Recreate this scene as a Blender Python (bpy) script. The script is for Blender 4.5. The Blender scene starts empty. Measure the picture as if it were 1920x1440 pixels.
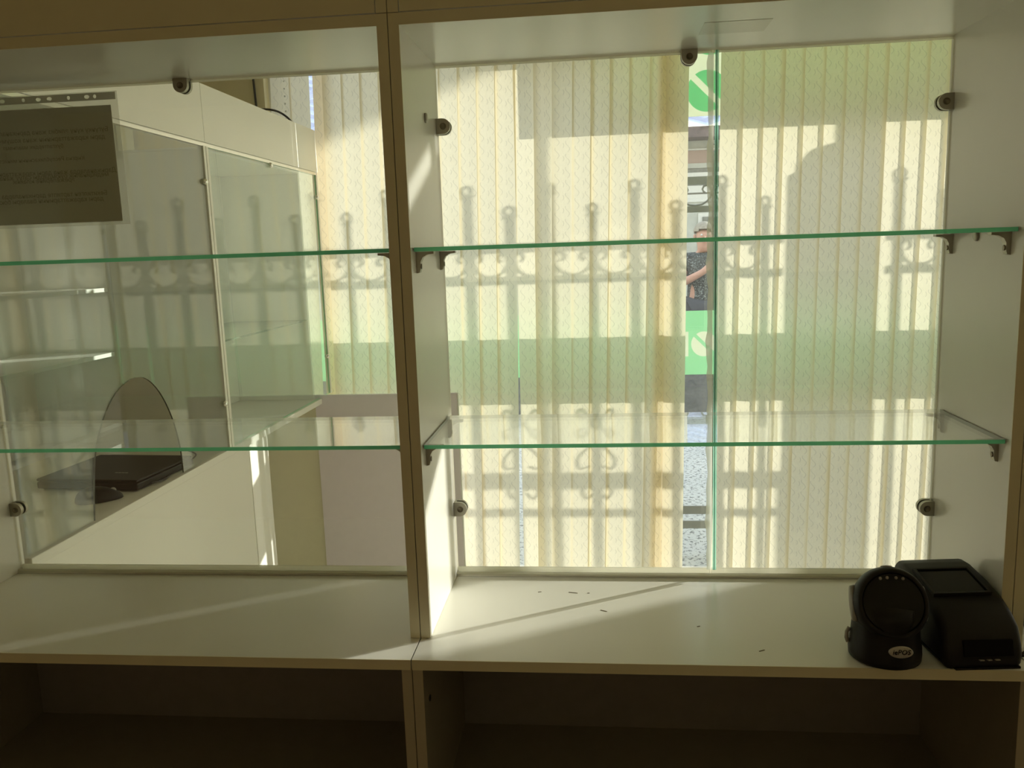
import bpy, bmesh, math, random
from mathutils import Vector, Matrix
random.seed(7)
scene = bpy.context.scene
COL = scene.collection
PI = math.pi

# ------------------------------------------------------------------ camera
CAM = (0.285, -1.2081, 0.5986)
cd = bpy.data.cameras.new('camera'); cam = bpy.data.objects.new('camera', cd); COL.objects.link(cam)
yaw, pitch, roll = 0.1045, 0.1592, -0.0338
fw = Vector((-math.sin(yaw)*math.cos(pitch), math.cos(yaw)*math.cos(pitch), -math.sin(pitch)))
rt = Vector((math.cos(yaw), math.sin(yaw), 0)); up = rt.cross(fw)
r2 = math.cos(roll)*rt + math.sin(roll)*up; u2 = -math.sin(roll)*rt + math.cos(roll)*up
cam.matrix_world = Matrix(((r2.x, u2.x, -fw.x, CAM[0]), (r2.y, u2.y, -fw.y, CAM[1]), (r2.z, u2.z, -fw.z, CAM[2]), (0, 0, 0, 1)))
cd.sensor_width = 36; cd.lens = 1558.28/1920*36; cd.clip_start = 0.02
scene.camera = cam

# ------------------------------------------------------------------ sky, sun, exposure
SUNX, SUNZ = 1.82, 0.42          # sun position per metre of depth behind the window
sd = bpy.data.lights.new('sun', 'SUN'); sun = bpy.data.objects.new('sun', sd); COL.objects.link(sun)
sun.rotation_euler = Vector((SUNX, 1, SUNZ)).to_track_quat('Z', 'Y').to_euler()
sun.location = (6, 6, 5)
sd.energy = 5.2; sd.color = (1.0, 0.93, 0.82); sd.angle = math.radians(0.42)
world = bpy.data.worlds.new('sky'); scene.world = world; world.use_nodes = True
nt = world.node_tree; nt.nodes.clear()
wo = nt.nodes.new('ShaderNodeOutputWorld'); bg = nt.nodes.new('ShaderNodeBackground')
tc = nt.nodes.new('ShaderNodeTexCoord'); sp = nt.nodes.new('ShaderNodeSeparateXYZ'); cr = nt.nodes.new('ShaderNodeValToRGB')
nt.links.new(tc.outputs['Generated'], sp.inputs[0]); nt.links.new(sp.outputs[2], cr.inputs[0]); nt.links.new(cr.outputs[0], bg.inputs[0])
cr.color_ramp.elements[0].color = (1.0, 0.92, 0.74, 1); cr.color_ramp.elements[0].position = 0.0
cr.color_ramp.elements[1].color = (0.72, 0.84, 1.0, 1); cr.color_ramp.elements[1].position = 0.7
bg.inputs[1].default_value = 1.55
nt.links.new(bg.outputs[0], wo.inputs[0])
vs = scene.view_settings
scene.display_settings.display_device = 'sRGB'
vs.view_transform = 'Standard'; vs.look = 'None'; vs.gamma = 1; vs.use_curve_mapping = False
vs.exposure = 0.76
cy = scene.cycles
cy.max_bounces = 14; cy.diffuse_bounces = 7; cy.glossy_bounces = 6; cy.transmission_bounces = 8; cy.transparent_max_bounces = 48
cy.caustics_reflective = False; cy.caustics_refractive = False
cy.use_denoising = True

# ------------------------------------------------------------------ materials
def nodes(name):
    m = bpy.data.materials.new(name); m.use_nodes = True
    n = m.node_tree; n.nodes.clear()
    o = n.nodes.new('ShaderNodeOutputMaterial')
    return m, n, o
def N(n, t, **kw):
    x = n.nodes.new(t)
    for k, v in kw.items(): setattr(x, k, v)
    return x
def setin(x, **kw):
    for k, v in kw.items(): x.inputs[k.replace('_', ' ')].default_value = v
def math_n(n, op, a, b=None, c=None):
    x = N(n, 'ShaderNodeMath', operation=op)
    for i, v in enumerate((a, b, c)):
        if v is None: continue
        if isinstance(v, (int, float)): x.inputs[i].default_value = v
        else: n.links.new(v, x.inputs[i])
    return x.outputs[0]
def pbr(name, col, rough=0.5, metal=0.0, spec=0.5, var=0.0, scale=30, bump=0.0, bscale=200, coords='Object', stretch=(1, 1, 1)):
    m, n, o = nodes(name)
    p = N(n, 'ShaderNodeBsdfPrincipled')
    setin(p, Roughness=rough, Metallic=metal); p.inputs['Specular IOR Level'].default_value = spec
    p.inputs['Base Color'].default_value = (*col, 1)
    if var or bump:
        t = N(n, 'ShaderNodeTexCoord'); mp = N(n, 'ShaderNodeMapping'); mp.inputs['Scale'].default_value = stretch
        n.links.new(t.outputs[coords], mp.inputs[0])
    if var:
        z = N(n, 'ShaderNodeTexNoise'); setin(z, Scale=scale, Detail=5.0, Roughness=0.6); n.links.new(mp.outputs[0], z.inputs['Vector'])
        r = N(n, 'ShaderNodeMapRange'); r.inputs['To Min'].default_value = 1-var; r.inputs['To Max'].default_value = 1+var
        r.inputs['From Min'].default_value = 0.3; r.inputs['From Max'].default_value = 0.7
        n.links.new(z.outputs['Fac'], r.inputs[0])
        mx = N(n, 'ShaderNodeVectorMath', operation='SCALE'); mx.inputs[0].default_value = col; n.links.new(r.outputs[0], mx.inputs['Scale'])
        n.links.new(mx.outputs[0], p.inputs['Base Color'])
    if bump:
        z2 = N(n, 'ShaderNodeTexNoise'); setin(z2, Scale=bscale, Detail=3.0); n.links.new(mp.outputs[0], z2.inputs['Vector'])
        b = N(n, 'ShaderNodeBump'); setin(b, Strength=bump, Distance=0.002); n.links.new(z2.outputs['Fac'], b.inputs['Height']); n.links.new(b.outputs[0], p.inputs['Normal'])
    n.links.new(p.outputs[0], o.inputs[0])
    return m
def glass(name, tint=(0.965, 0.985, 0.975), dirt=0.0):
    m, n, o = nodes(name)
    t = N(n, 'ShaderNodeBsdfTransparent'); t.inputs[0].default_value = (*tint, 1)
    g = N(n, 'ShaderNodeBsdfGlossy'); g.inputs['Roughness'].default_value = 0.0; g.inputs[0].default_value = (1, 1, 1, 1)
    geo = N(n, 'ShaderNodeNewGeometry')
    ior = N(n, 'ShaderNodeMapRange'); ior.inputs['To Min'].default_value = 1.5; ior.inputs['To Max'].default_value = 1/1.5
    n.links.new(geo.outputs['Backfacing'], ior.inputs[0])
    f = N(n, 'ShaderNodeFresnel'); n.links.new(ior.outputs[0], f.inputs[0])
    mx = N(n, 'ShaderNodeMixShader'); n.links.new(f.outputs[0], mx.inputs[0]); n.links.new(t.outputs[0], mx.inputs[1]); n.links.new(g.outputs[0], mx.inputs[2])
    out = mx
    if dirt:
        d = N(n, 'ShaderNodeBsdfTranslucent'); d.inputs[0].default_value = (0.9, 0.9, 0.85, 1)
        m2 = N(n, 'ShaderNodeMixShader'); m2.inputs[0].default_value = dirt
        n.links.new(mx.outputs[0], m2.inputs[1]); n.links.new(d.outputs[0], m2.inputs[2]); out = m2
    n.links.new(out.outputs[0], o.inputs[0])
    return m
def film(name, col, trans=0.5, clear=0.0, rough=0.5):
    """thin sheet: diffuse on the side it is seen from, translucent for the light behind"""
    m, n, o = nodes(name)
    d = N(n, 'ShaderNodeBsdfDiffuse'); d.inputs[0].default_value = (*col, 1)
    t = N(n, 'ShaderNodeBsdfTranslucent'); t.inputs[0].default_value = (*col, 1)
    mx = N(n, 'ShaderNodeMixShader'); mx.inputs[0].default_value = trans
    n.links.new(d.outputs[0], mx.inputs[1]); n.links.new(t.outputs[0], mx.inputs[2])
    out = mx
    if clear:
        c = N(n, 'ShaderNodeBsdfTransparent'); m2 = N(n, 'ShaderNodeMixShader'); m2.inputs[0].default_value = clear
        n.links.new(mx.outputs[0], m2.inputs[1]); n.links.new(c.outputs[0], m2.inputs[2]); out = m2
    n.links.new(out.outputs[0], o.inputs[0])
    return m
def edge_glass(name, col, dif):
    m, n, o = nodes(name)
    t = N(n, 'ShaderNodeBsdfTranslucent'); t.inputs[0].default_value = (*col, 1)
    d = N(n, 'ShaderNodeBsdfPrincipled'); d.inputs['Base Color'].default_value = (*dif, 1); d.inputs['Roughness'].default_value = 0.15
    mx = N(n, 'ShaderNodeMixShader'); mx.inputs[0].default_value = 0.75
    n.links.new(d.outputs[0], mx.inputs[1]); n.links.new(t.outputs[0], mx.inputs[2]); n.links.new(mx.outputs[0], o.inputs[0])
    return m
def blind_mat(name, col, trans=0.5):
    """vertical blind cloth with the woven S-shaped pattern; UV in metres"""
    m, n, o = nodes(name)
    uv = N(n, 'ShaderNodeUVMap'); s = N(n, 'ShaderNodeSeparateXYZ'); n.links.new(uv.outputs[0], s.inputs[0])
    u, v = s.outputs[0], s.outputs[1]
    total = None
    for uc, ph, amp, lo, hi in ((0.021, 0.0, 0.0085, 0.0, 0.86), (0.064, 0.5, 0.0085, 0.0, 0.86), (0.043, 0.25, 0.006, 0.05, 0.45)):
        w = math_n(n, 'ADD', math_n(n, 'MULTIPLY', v, 1/0.052), ph)
        sn = math_n(n, 'SINE', math_n(n, 'MULTIPLY', w, 2*PI))
        d = math_n(n, 'ABSOLUTE', math_n(n, 'SUBTRACT', math_n(n, 'SUBTRACT', u, uc), math_n(n, 'MULTIPLY', sn, amp)))
        ln = N(n, 'ShaderNodeMapRange'); ln.interpolation_type = 'SMOOTHSTEP'
        ln.inputs['From Min'].default_value = 0.0005; ln.inputs['From Max'].default_value = 0.0021
        ln.inputs['To Min'].default_value = 1; ln.inputs['To Max'].default_value = 0
        n.links.new(d, ln.inputs[0])
        fr = math_n(n, 'FRACT', w)
        msk = math_n(n, 'MULTIPLY', math_n(n, 'GREATER_THAN', fr, lo), math_n(n, 'LESS_THAN', fr, hi))
        a = math_n(n, 'MULTIPLY', ln.outputs[0], msk)
        total = a if total is None else math_n(n, 'MAXIMUM', total, a)
    nz = N(n, 'ShaderNodeTexNoise'); setin(nz, Scale=160.0, Detail=4.0, Roughness=0.65)
    mp = N(n, 'ShaderNodeMapping'); mp.inputs['Scale'].default_value = (1, 1, 0.35)
    gt = N(n, 'ShaderNodeTexCoord'); n.links.new(gt.outputs['Object'], mp.inputs[0]); n.links.new(mp.outputs[0], nz.inputs['Vector'])
    k = math_n(n, 'MULTIPLY', math_n(n, 'SUBTRACT', 1.0, math_n(n, 'MULTIPLY', total, 0.20)),
               math_n(n, 'MULTIPLY_ADD', nz.outputs['Fac'], 0.16, 0.92))
    c = N(n, 'ShaderNodeVectorMath', operation='SCALE'); c.inputs[0].default_value = col; n.links.new(k, c.inputs['Scale'])
    d = N(n, 'ShaderNodeBsdfDiffuse'); t = N(n, 'ShaderNodeBsdfTranslucent')
    n.links.new(c.outputs[0], d.inputs[0]); n.links.new(c.outputs[0], t.inputs[0])
    mx = N(n, 'ShaderNodeMixShader'); mx.inputs[0].default_value = trans
    n.links.new(d.outputs[0], mx.inputs[1]); n.links.new(t.outputs[0], mx.inputs[2]); n.links.new(mx.outputs[0], o.inputs[0])
    return m

M = {}
M['melamine'] = pbr('white_melamine', (0.86, 0.845, 0.785), 0.22, var=0.015, scale=4)
M['edging'] = pbr('cream_edging', (0.74, 0.69, 0.50), 0.45, var=0.02, scale=15)
M['shadedback'] = pbr('shaded_back_board', (0.24, 0.22, 0.20), 0.7, var=0.05)  # dark tone puts the lower compartment's shade into the back board colour
M['shadedmel'] = pbr('shaded_melamine', (0.30, 0.28, 0.23), 0.6, var=0.03)  # white melamine with the shade of the lower compartment put into its colour
M['lavender'] = pbr('lavender_board', (0.86, 0.79, 0.88), 0.35, var=0.02)
M['olive'] = pbr('olive_board', (0.80, 0.76, 0.58), 0.4, var=0.02)
M['edgingshaded'] = pbr('shaded_cream_edging', (0.46, 0.41, 0.31), 0.5, var=0.02, scale=15)  # cream edging with the shade below the worktop put into its colour
M['chip'] = pbr('dark_chip', (0.16, 0.12, 0.07), 0.8)
M['gap'] = pbr('dark_gap', (0.03, 0.025, 0.02), 0.8)
M['glass'] = glass('clear_glass')
M['shopglass'] = glass('window_glass', (0.97, 0.985, 0.98), 0.02)
M['screenglass'] = glass('screen_glass', (0.93, 0.965, 0.945))
M['gedge'] = edge_glass('green_glass_edge', (0.26, 0.84, 0.52), (0.07, 0.36, 0.20))
M['sideedge'] = pbr('dull_glass_edge', (0.09, 0.11, 0.075), 0.3)
M['gedgepale'] = film('pale_glass_edge', (0.38, 0.78, 0.66), 0.8, 0.45)
M['backedge'] = film('faint_glass_edge', (0.62, 0.66, 0.52), 0.5, 0.55)
M['alu'] = pbr('aluminium', (0.80, 0.78, 0.72), 0.28, 0.9)
M['nickel'] = pbr('satin_nickel', (0.40, 0.38, 0.32), 0.42, 0.85)
M['screw'] = pbr('dark_screw', (0.22, 0.19, 0.14), 0.4, 0.9)
M['chrome'] = pbr('chrome', (0.85, 0.85, 0.83), 0.12, 1.0)
M['clear'] = film('clear_plastic', (0.75, 0.75, 0.68), 0.45, 0.72)
M['clearstrip'] = film('clear_pvc_strip', (0.88, 0.86, 0.76), 0.65, 0.25)
M['patch'] = pbr('tape_mark', (0.70, 0.68, 0.60), 0.25)
M['tape'] = film('milky_tape', (0.94, 0.97, 0.95), 0.85, 0.5)
M['tealdark'] = edge_glass('teal_groove', (0.10, 0.40, 0.32), (0.05, 0.2, 0.15))
M['strip'] = film('milky_strip', (0.55, 0.53, 0.45), 0.3, 0.30)
M['paper'] = film('white_paper', (0.80, 0.78, 0.70), 0.16)
M['ink'] = pbr('printed_ink', (0.36, 0.34, 0.25), 0.9)
M['black'] = pbr('black_plastic', (0.012, 0.011, 0.010), 0.48, spec=0.3, bump=0.1, bscale=900)
M['blackgloss'] = pbr('black_window', (0.005, 0.005, 0.005), 0.2, spec=0.25)
M['grey'] = pbr('grey_plastic', (0.33, 0.31, 0.27), 0.35)
M['badge'] = pbr('silver_badge', (0.46, 0.44, 0.40), 0.35, 0.3)
M['cable'] = pbr('black_cable', (0.02, 0.02, 0.02), 0.5)
M['laptop'] = pbr('laptop_plastic', (0.016, 0.014, 0.013), 0.5, spec=0.3)
M['blind'] = blind_mat('blind_cloth', (0.94, 0.87, 0.69))
M['blindside'] = blind_mat('blind_cloth_inside_fold', (0.93, 0.77, 0.52))
M['pvc'] = pbr('white_pvc', (0.75, 0.75, 0.70), 0.35)
M['greenfilm'] = film('green_film', (0.56, 0.86, 0.60), 0.56, 0.2)
M['palefilm'] = film('pale_film', (0.90, 0.93, 0.78), 0.54, 0.06)
M['wall'] = pbr('painted_wall', (0.86, 0.76, 0.52), 0.8, var=0.04, scale=3, bump=0.1)
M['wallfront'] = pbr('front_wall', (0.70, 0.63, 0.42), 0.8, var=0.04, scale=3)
M['ceil'] = pbr('ceiling_paint', (0.84, 0.78, 0.60), 0.85, var=0.03, scale=2)
M['floor'] = pbr('floor_lino', (0.11, 0.08, 0.05), 0.6, var=0.1, scale=6)
M['halltile'] = pbr('pale_floor_tile', (0.84, 0.80, 0.70), 0.35, var=0.04, scale=4)
M['absorber'] = pbr('dark_absorber_panel', (0.12, 0.075, 0.04), 0.6, var=0.2, scale=5, stretch=(1, 1, 8))
M['iron'] = pbr('painted_iron', (0.20, 0.20, 0.19), 0.5, var=0.1)
M['ironlight'] = pbr('grey_iron', (0.19, 0.19, 0.17), 0.45, var=0.1)
M['pebble'] = None
M['concrete'] = pbr('dark_concrete', (0.11, 0.11, 0.11), 0.9, var=0.35, scale=40, bump=0.5, bscale=120)
M['pillar'] = pbr('pillar_plaster', (0.45, 0.40, 0.33), 0.9, var=0.1, scale=10)
M['housegrey'] = pbr('house_grey_plaster', (0.46, 0.46, 0.40), 0.9, var=0.12, scale=8)
M['housebrown'] = pbr('house_brown_plaster', (0.38, 0.27, 0.22), 0.9, var=0.18, scale=60)
M['housetrim'] = pbr('house_pale_trim', (0.64, 0.63, 0.57), 0.7, var=0.05)
M['housedark'] = pbr('house_dark_band', (0.20, 0.20, 0.17), 0.8, var=0.25, scale=25)
M['eave'] = pbr('brown_eave', (0.11, 0.075, 0.075), 0.7, var=0.4, scale=15)
M['roof'] = pbr('blue_grey_tile', (0.42, 0.45, 0.62), 0.35, var=0.2, scale=3)
M['skin'] = pbr('skin', (0.52, 0.28, 0.20), 0.6, var=0.08)
M['hair'] = pbr('fair_hair', (0.30, 0.26, 0.20), 0.8, var=0.3, scale=60)
M['trouser'] = pbr('dark_trousers', (0.06, 0.06, 0.07), 0.9)
def pebble_mat():
    m, n, o = nodes('pebbly_paving')
    p = N(n, 'ShaderNodeBsdfPrincipled'); p.inputs['Roughness'].default_value = 0.9
    t = N(n, 'ShaderNodeTexCoord')
    v = N(n, 'ShaderNodeTexNoise'); setin(v, Scale=42.0, Detail=3.0, Roughness=0.7); n.links.new(t.outputs['Object'], v.inputs['Vector'])
    r = N(n, 'ShaderNodeValToRGB'); r.color_ramp.elements[0].position = 0.40; r.color_ramp.elements[1].position = 0.47
    r.color_ramp.elements[0].color = (0.10, 0.095, 0.09, 1); r.color_ramp.elements[1].color = (0.52, 0.49, 0.44, 1)
    n.links.new(v.outputs['Fac'], r.inputs[0]); n.links.new(r.outputs[0], p.inputs['Base Color'])
    b = N(n, 'ShaderNodeBump'); setin(b, Strength=0.5, Distance=0.01); n.links.new(v.outputs['Fac'], b.inputs['Height']); n.links.new(b.outputs[0], p.inputs['Normal'])
    n.links.new(p.outputs[0], o.inputs[0]); return m
M['pebble'] = pebble_mat()
def shirt_mat():
    m, n, o = nodes('patterned_shirt')
    p = N(n, 'ShaderNodeBsdfPrincipled'); p.inputs['Roughness'].default_value = 0.85
    t = N(n, 'ShaderNodeTexCoord'); w = N(n, 'ShaderNodeTexNoise'); setin(w, Scale=38.0, Detail=2.0, Distortion=2.5)
    n.links.new(t.outputs['Object'], w.inputs['Vector'])
    r = N(n, 'ShaderNodeValToRGB'); r.color_ramp.elements[0].position = 0.54; r.color_ramp.elements[1].position = 0.60
    r.color_ramp.elements[0].color = (0.028, 0.03, 0.03, 1); r.color_ramp.elements[1].color = (0.24, 0.26, 0.24, 1)
    n.links.new(w.outputs['Fac'], r.inputs[0]); n.links.new(r.outputs[0], p.inputs['Base Color']); n.links.new(p.outputs[0], o.inputs[0]); return m
M['shirt'] = shirt_mat()

# ------------------------------------------------------------------ mesh helpers
class MB:
    def __init__(s): s.v = []; s.f = []; s.mi = []; s.sm = []
    def add(s, vs_, fs, mi=0, smooth=False):
        o = len(s.v); s.v += [tuple(v) for v in vs_]
        for i, f in enumerate(fs):
            s.f.append([o+j for j in f]); s.mi.append(mi[i] if isinstance(mi, (list, tuple)) else mi); s.sm.append(smooth)
        return s
    def box(s, x0, x1, y0, y1, z0, z1, mi=0, bev=0.0):
        if bev:
            bm = bmesh.new(); bmesh.ops.create_cube(bm, size=1)
            for v in bm.verts:
                v.co = ((x0+x1)/2+v.co.x*(x1-x0), (y0+y1)/2+v.co.y*(y1-y0), (z0+z1)/2+v.co.z*(z1-z0))
            bmesh.ops.bevel(bm, geom=bm.edges[:], offset=bev, segments=2, profile=0.5, affect='EDGES')
            bm.verts.index_update()
            s.add([v.co[:] for v in bm.verts], [[v.index for v in f.verts] for f in bm.faces], mi); bm.free(); return s
        v = [(x0, y0, z0), (x1, y0, z0), (x1, y1, z0), (x0, y1, z0), (x0, y0, z1), (x1, y0, z1), (x1, y1, z1), (x0, y1, z1)]
        f = [[3, 2, 1, 0], [4, 5, 6, 7], [0, 1, 5, 4], [2, 3, 7, 6], [1, 2, 6, 5], [3, 0, 4, 7]]
        return s.add(v, f, mi)
    def pane(s, x0, x1, y0, y1, z0, z1, thin):      # face material 0 across the thin axis, edge material 1 elsewhere
        mi = [1]*6
        for k in {'z': (0, 1), 'y': (2, 3), 'x': (4, 5)}[thin]: mi[k] = 0
        return s.box(x0, x1, y0, y1, z0, z1, mi)
    def shelfbox(s, x0, x1, y0, y1, z0, z1):       # polished green front edge, plain other edges
        return s.box(x0, x1, y0, y1, z0, z1, [0, 0, 1, 3, 2, 2])
    def tube(s, pts, r, seg=8, mi=0, cap=True, closed=False):
        pts = [Vector(p) for p in pts]; n = len(pts); rings = []
        for i, p in enumerate(pts):
            a = pts[(i-1) % n] if (i > 0 or closed) else p; b = pts[(i+1) % n] if (i < n-1 or closed) else p
            t = (b-a).normalized(); ref = Vector((0, 1, 0)) if abs(t.y) < 0.9 else Vector((1, 0, 0))
            e1 = t.cross(ref).normalized(); e2 = t.cross(e1)
            rr = r[i] if isinstance(r, (list, tuple)) else r
            rings.append([p+rr*(math.cos(2*PI*k/seg)*e1+math.sin(2*PI*k/seg)*e2) for k in range(seg)])
        vv = [v for q in rings for v in q]; ff = []
        for i in range(n if closed else n-1):
            j = (i+1) % n
            for k in range(seg): ff.append([i*seg+k, i*seg+(k+1) % seg, j*seg+(k+1) % seg, j*seg+k])
        if cap and not closed: ff += [list(range(seg))[::-1], [(n-1)*seg+k for k in range(seg)]]
        return s.add(vv, ff, mi, True)
    def lathe(s, prof, seg=32, mi=0, mat=None):
        vv = []; ff = []; n = len(prof)
        for r, z in prof:
            for k in range(seg):
                p = Vector((r*math.cos(2*PI*k/seg), r*math.sin(2*PI*k/seg), z)); vv.append(mat @ p if mat else p)
        for i in range(n-1):
            for k in range(seg): ff.append([i*seg+k, i*seg+(k+1) % seg, (i+1)*seg+(k+1) % seg, (i+1)*seg+k])
        ff += [list(range(seg))[::-1], [(n-1)*seg+k for k in range(seg)]]
        return s.add(vv, ff, mi, True)
    def prism(s, poly, a0, a1, axis='y', mi=0, smooth=False):
        """poly: 2-D outline (counter-clockwise), extruded along axis"""
        n = len(poly)
        def P(p, a): return {'y': (p[0], a, p[1]), 'x': (a, p[0], p[1]), 'z': (p[0], p[1], a)}[axis]
        vv = [P(p, a0) for p in poly]+[P(p, a1) for p in poly]
        ff = [list(range(n)), [n+i for i in range(n)][::-1]]+[[i, n+i, n+(i+1) % n, (i+1) % n] for i in range(n)]
        return s.add(vv, ff, mi, smooth)
    def build(s, name, mats, parent=None, kind=None):
        me = bpy.data.meshes.new(name); me.from_pydata(s.v, [], s.f)
        for m in (mats if isinstance(mats, (list, tuple)) else [mats]): me.materials.append(m)
        for p, i, sm in zip(me.polygons, s.mi, s.sm): p.material_index = i; p.use_smooth = sm
        bm = bmesh.new(); bm.from_mesh(me); bmesh.ops.recalc_face_normals(bm, faces=bm.faces[:]); bm.to_mesh(me); bm.free()
        me.update()
        o = bpy.data.objects.new(name, me); COL.objects.link(o)
        if parent is not None:
            o.parent = parent
            q = parent; off = Vector((0, 0, 0))
            while q is not None: off += Vector(q.location); q = q.parent
            if parent.rotation_euler.z == 0 and not parent.get('local'):
                me.transform(Matrix.Translation(-off))   # meshes are written in room coordinates
        if kind: o['kind'] = kind
        return o
def B(*a, **k): return MB().box(*a, **k)
def thing(name, label, cat, loc=(0, 0, 0), group=None, rz=0, local=False):
    o = bpy.data.objects.new(name, None); COL.objects.link(o); o.location = loc; o.rotation_euler = (0, 0, rz)
    o.empty_display_size = 0.05
    tag(o, label, cat, group)
    if local: o['local'] = 1
    return o
def tag(o, label, cat, group=None):
    o['label'] = label; o['category'] = cat
    if group: o['group'] = group
    return o
def text_obj(name, body, size, mat, parent, M4, extrude=0.0001, align='CENTER'):
    cu = bpy.data.curves.new(name, 'FONT'); cu.body = body; cu.size = size; cu.align_x = align; cu.extrude = extrude; cu.resolution_u = 2
    tmp = bpy.data.objects.new(name, cu); COL.objects.link(tmp)
    dg = bpy.context.evaluated_depsgraph_get()
    me = bpy.data.meshes.new_from_object(tmp.evaluated_get(dg)); bpy.data.objects.remove(tmp)
    me.transform(M4); me.materials.clear(); me.materials.append(mat)
    o = bpy.data.objects.new(name, me); COL.objects.link(o)
    o.parent = parent
    if not parent.get('local'):
        q = parent; off = Vector((0, 0, 0))
        while q is not None: off += Vector(q.location); q = q.parent
        me.transform(Matrix.Translation(-off))
    return o

# ------------------------------------------------------------------ setting
FL, CE, GR = -0.85, 1.95, -1.0
YW = 2.5                         # window glass
XR = 5.0
B(-2.6, XR, -0.066, 2.46, FL-0.1, FL).build('floor', M['halltile'], kind='structure')
B(-2.6, XR, -2.4, -0.067, FL-0.1, FL).build('floor_staff', M['floor'], kind='structure')
B(-2.6, XR, -2.4, 2.62, CE, CE+0.1).build('ceiling', M['ceil'], kind='structure')
B(-2.7, XR+0.1, -2.5, -2.4, FL-0.1, CE+0.1).build('wall_back', M['wall'], kind='structure')
B(-2.7, -2.6, -2.4, 2.62, FL-0.1, CE+0.1).build('wall_left', M['wall'], kind='structure')
SY0, SY1, SZ0, SZ1 = 0.0, 1.95, -0.55, 1.85      # side window added in the unseen right wall to brighten the interior
w = MB().box(XR, XR+0.1, -2.4, SY0, FL-0.1, CE+0.1).box(XR, XR+0.1, SY1, 2.62, FL-0.1, CE+0.1).box(XR, XR+0.1, SY0, SY1, SZ1, CE+0.1).box(XR, XR+0.1, SY0, SY1, FL-0.1, SZ0)
w.build('wall_right', M['wallfront'], kind='structure')
dr = bpy.data.objects.new('added_window', None); COL.objects.link(dr); dr.location = (XR+0.05, 1.2, SZ0); dr['kind'] = 'structure'
for y in (SY0, 1.17, SY1-0.06): B(XR+0.03, XR+0.07, y, y+0.06, SZ0, SZ1).build('frame', M['pvc'], dr)
for z in (SZ0, SZ1-0.06): B(XR+0.03, XR+0.07, SY0+0.06, SY1-0.06, z, z+0.06).build('frame_rail', M['pvc'], dr)
for y0, y1 in ((SY0+0.06, 1.17), (1.23, SY1-0.06)): B(XR+0.047, XR+0.053, y0, y1, SZ0+0.06, SZ1-0.06).build('pane', M['shopglass'], dr)
B(-2.6, XR, -2.4, -2.385, FL, 0.45).build('light_absorber', M['absorber'], kind='structure')  # unseen dark panel added to cut light bouncing into the lower compartments
WX0, WX1, WZ0, WZ1 = -1.13, 4.9, FL-0.09, 1.80
w = MB().box(-2.6, WX0, 2.42, 2.62, FL-0.1, CE+0.1).box(WX1, XR, 2.42, 2.62, FL-0.1, CE+0.1)
w.box(WX0, WX1, 2.42, 2.62, WZ1, CE+0.1)
w.box(WX0, WX1, 2.461, 2.62, FL-0.15, FL-0.09)
w.build('wall_front', M['wallfront'], kind='structure')
win = bpy.data.objects.new('window_1', None); COL.objects.link(win); win.location = (WX0, YW, WZ0); win['kind'] = 'structure'
cols = [WX0, 2.42, 3.72, WX1]
fr = MB()
fr.box(WX0, WX1, YW-0.03, YW+0.03, WZ0, WZ0+0.05).box(WX0, WX1, YW-0.03, YW+0.03, WZ1-0.05, WZ1)
fr.build('frame', M['pvc'], win)
for i, x in enumerate(cols):
    a = x if i == 0 else x-0.03; b = x+0.06 if i == 0 else (x if i == 3 else x+0.03)
    B(a, b, YW-0.03, YW+0.03, WZ0+0.05, WZ1-0.05).build('mullion', M['pvc'], win)
for i in range(3):
    B(cols[i]+0.04, cols[i+1]-0.03, YW-0.003, YW+0.003, WZ0+0.05, WZ1-0.05).build('pane', M['shopglass'], win)

# ------------------------------------------------------------------ display cabinets
T, W, DP, H, PR = 0.016, 0.848, 0.27, 0.916, 0.071
def clamp(parent, x, z, side, y=0.262):
    """glass clamp screwed to a board: side = 'l', 'r' or 't' is the board it grows out of"""
    ang = {'l': 0, 'r': PI, 't': -PI/2}[side]
    poly = [(0, -0.013), (0.011, -0.013)]+[(0.011+0.013*math.sin(a), -0.013*math.cos(a)) for a in [PI*k/12 for k in range(1, 12)]]+[(0.011, 0.013), (0, 0.013)]
    rot = [(x+p[0]*math.cos(ang)-p[1]*math.sin(ang), z+p[0]*math.sin(ang)+p[1]*math.cos(ang)) for p in poly]
    m = MB().prism(rot, y-0.011, y-0.003).prism(rot, y+0.0035, y+0.010)
    base = [(0, -0.013), (0.004, -0.013), (0.004, 0.013), (0, 0.013)]
    m.prism([(x+p[0]*math.cos(ang)-p[1]*math.sin(ang), z+p[0]*math.sin(ang)+p[1]*math.cos(ang)) for p in base], y-0.003, y+0.0035)
    c = m.build('glass_clamp', M['nickel'], parent)
    cx, cz = x+0.012*math.cos(ang), z+0.012*math.sin(ang)
    A = Matrix.Translation((cx, y-0.011, cz)) @ Matrix.Rotation(PI/2, 4, 'X')
    MB().lathe([(0.0056, -0.001), (0.0056, 0.0010), (0.0046, 0.0014), (0.0042, 0.0004)], 18, 0, A).build('screw', M['screw'], c)
    return c
def bracket(parent, x, y, z, s):
    """small curved shelf support below the glass; s = +1 grows towards +x"""
    prof = [(0, 0), (0.027, 0), (0.027, -0.0035), (0.017, -0.0045), (0.010, -0.0085), (0.0065, -0.015), (0.006, -0.026), (0.0045, -0.031), (0, -0.032)]
    poly = [(x+s*p[0], z+p[1]) for p in prof]
    if s > 0: poly = poly[::-1]
    b = MB().prism(poly, y-0.006, y+0.006).build('shelf_bracket', M['nickel'], parent)
    A = Matrix.Translation((x+s*0.006, y, z-0.022)) @ Matrix.Rotation(s*PI/2, 4, 'Y')
    MB().lathe([(0.004, -0.001), (0.004, 0.0012), (0.0025, 0.0014)], 12, 0, A).build('screw', M['screw'], b)
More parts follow.
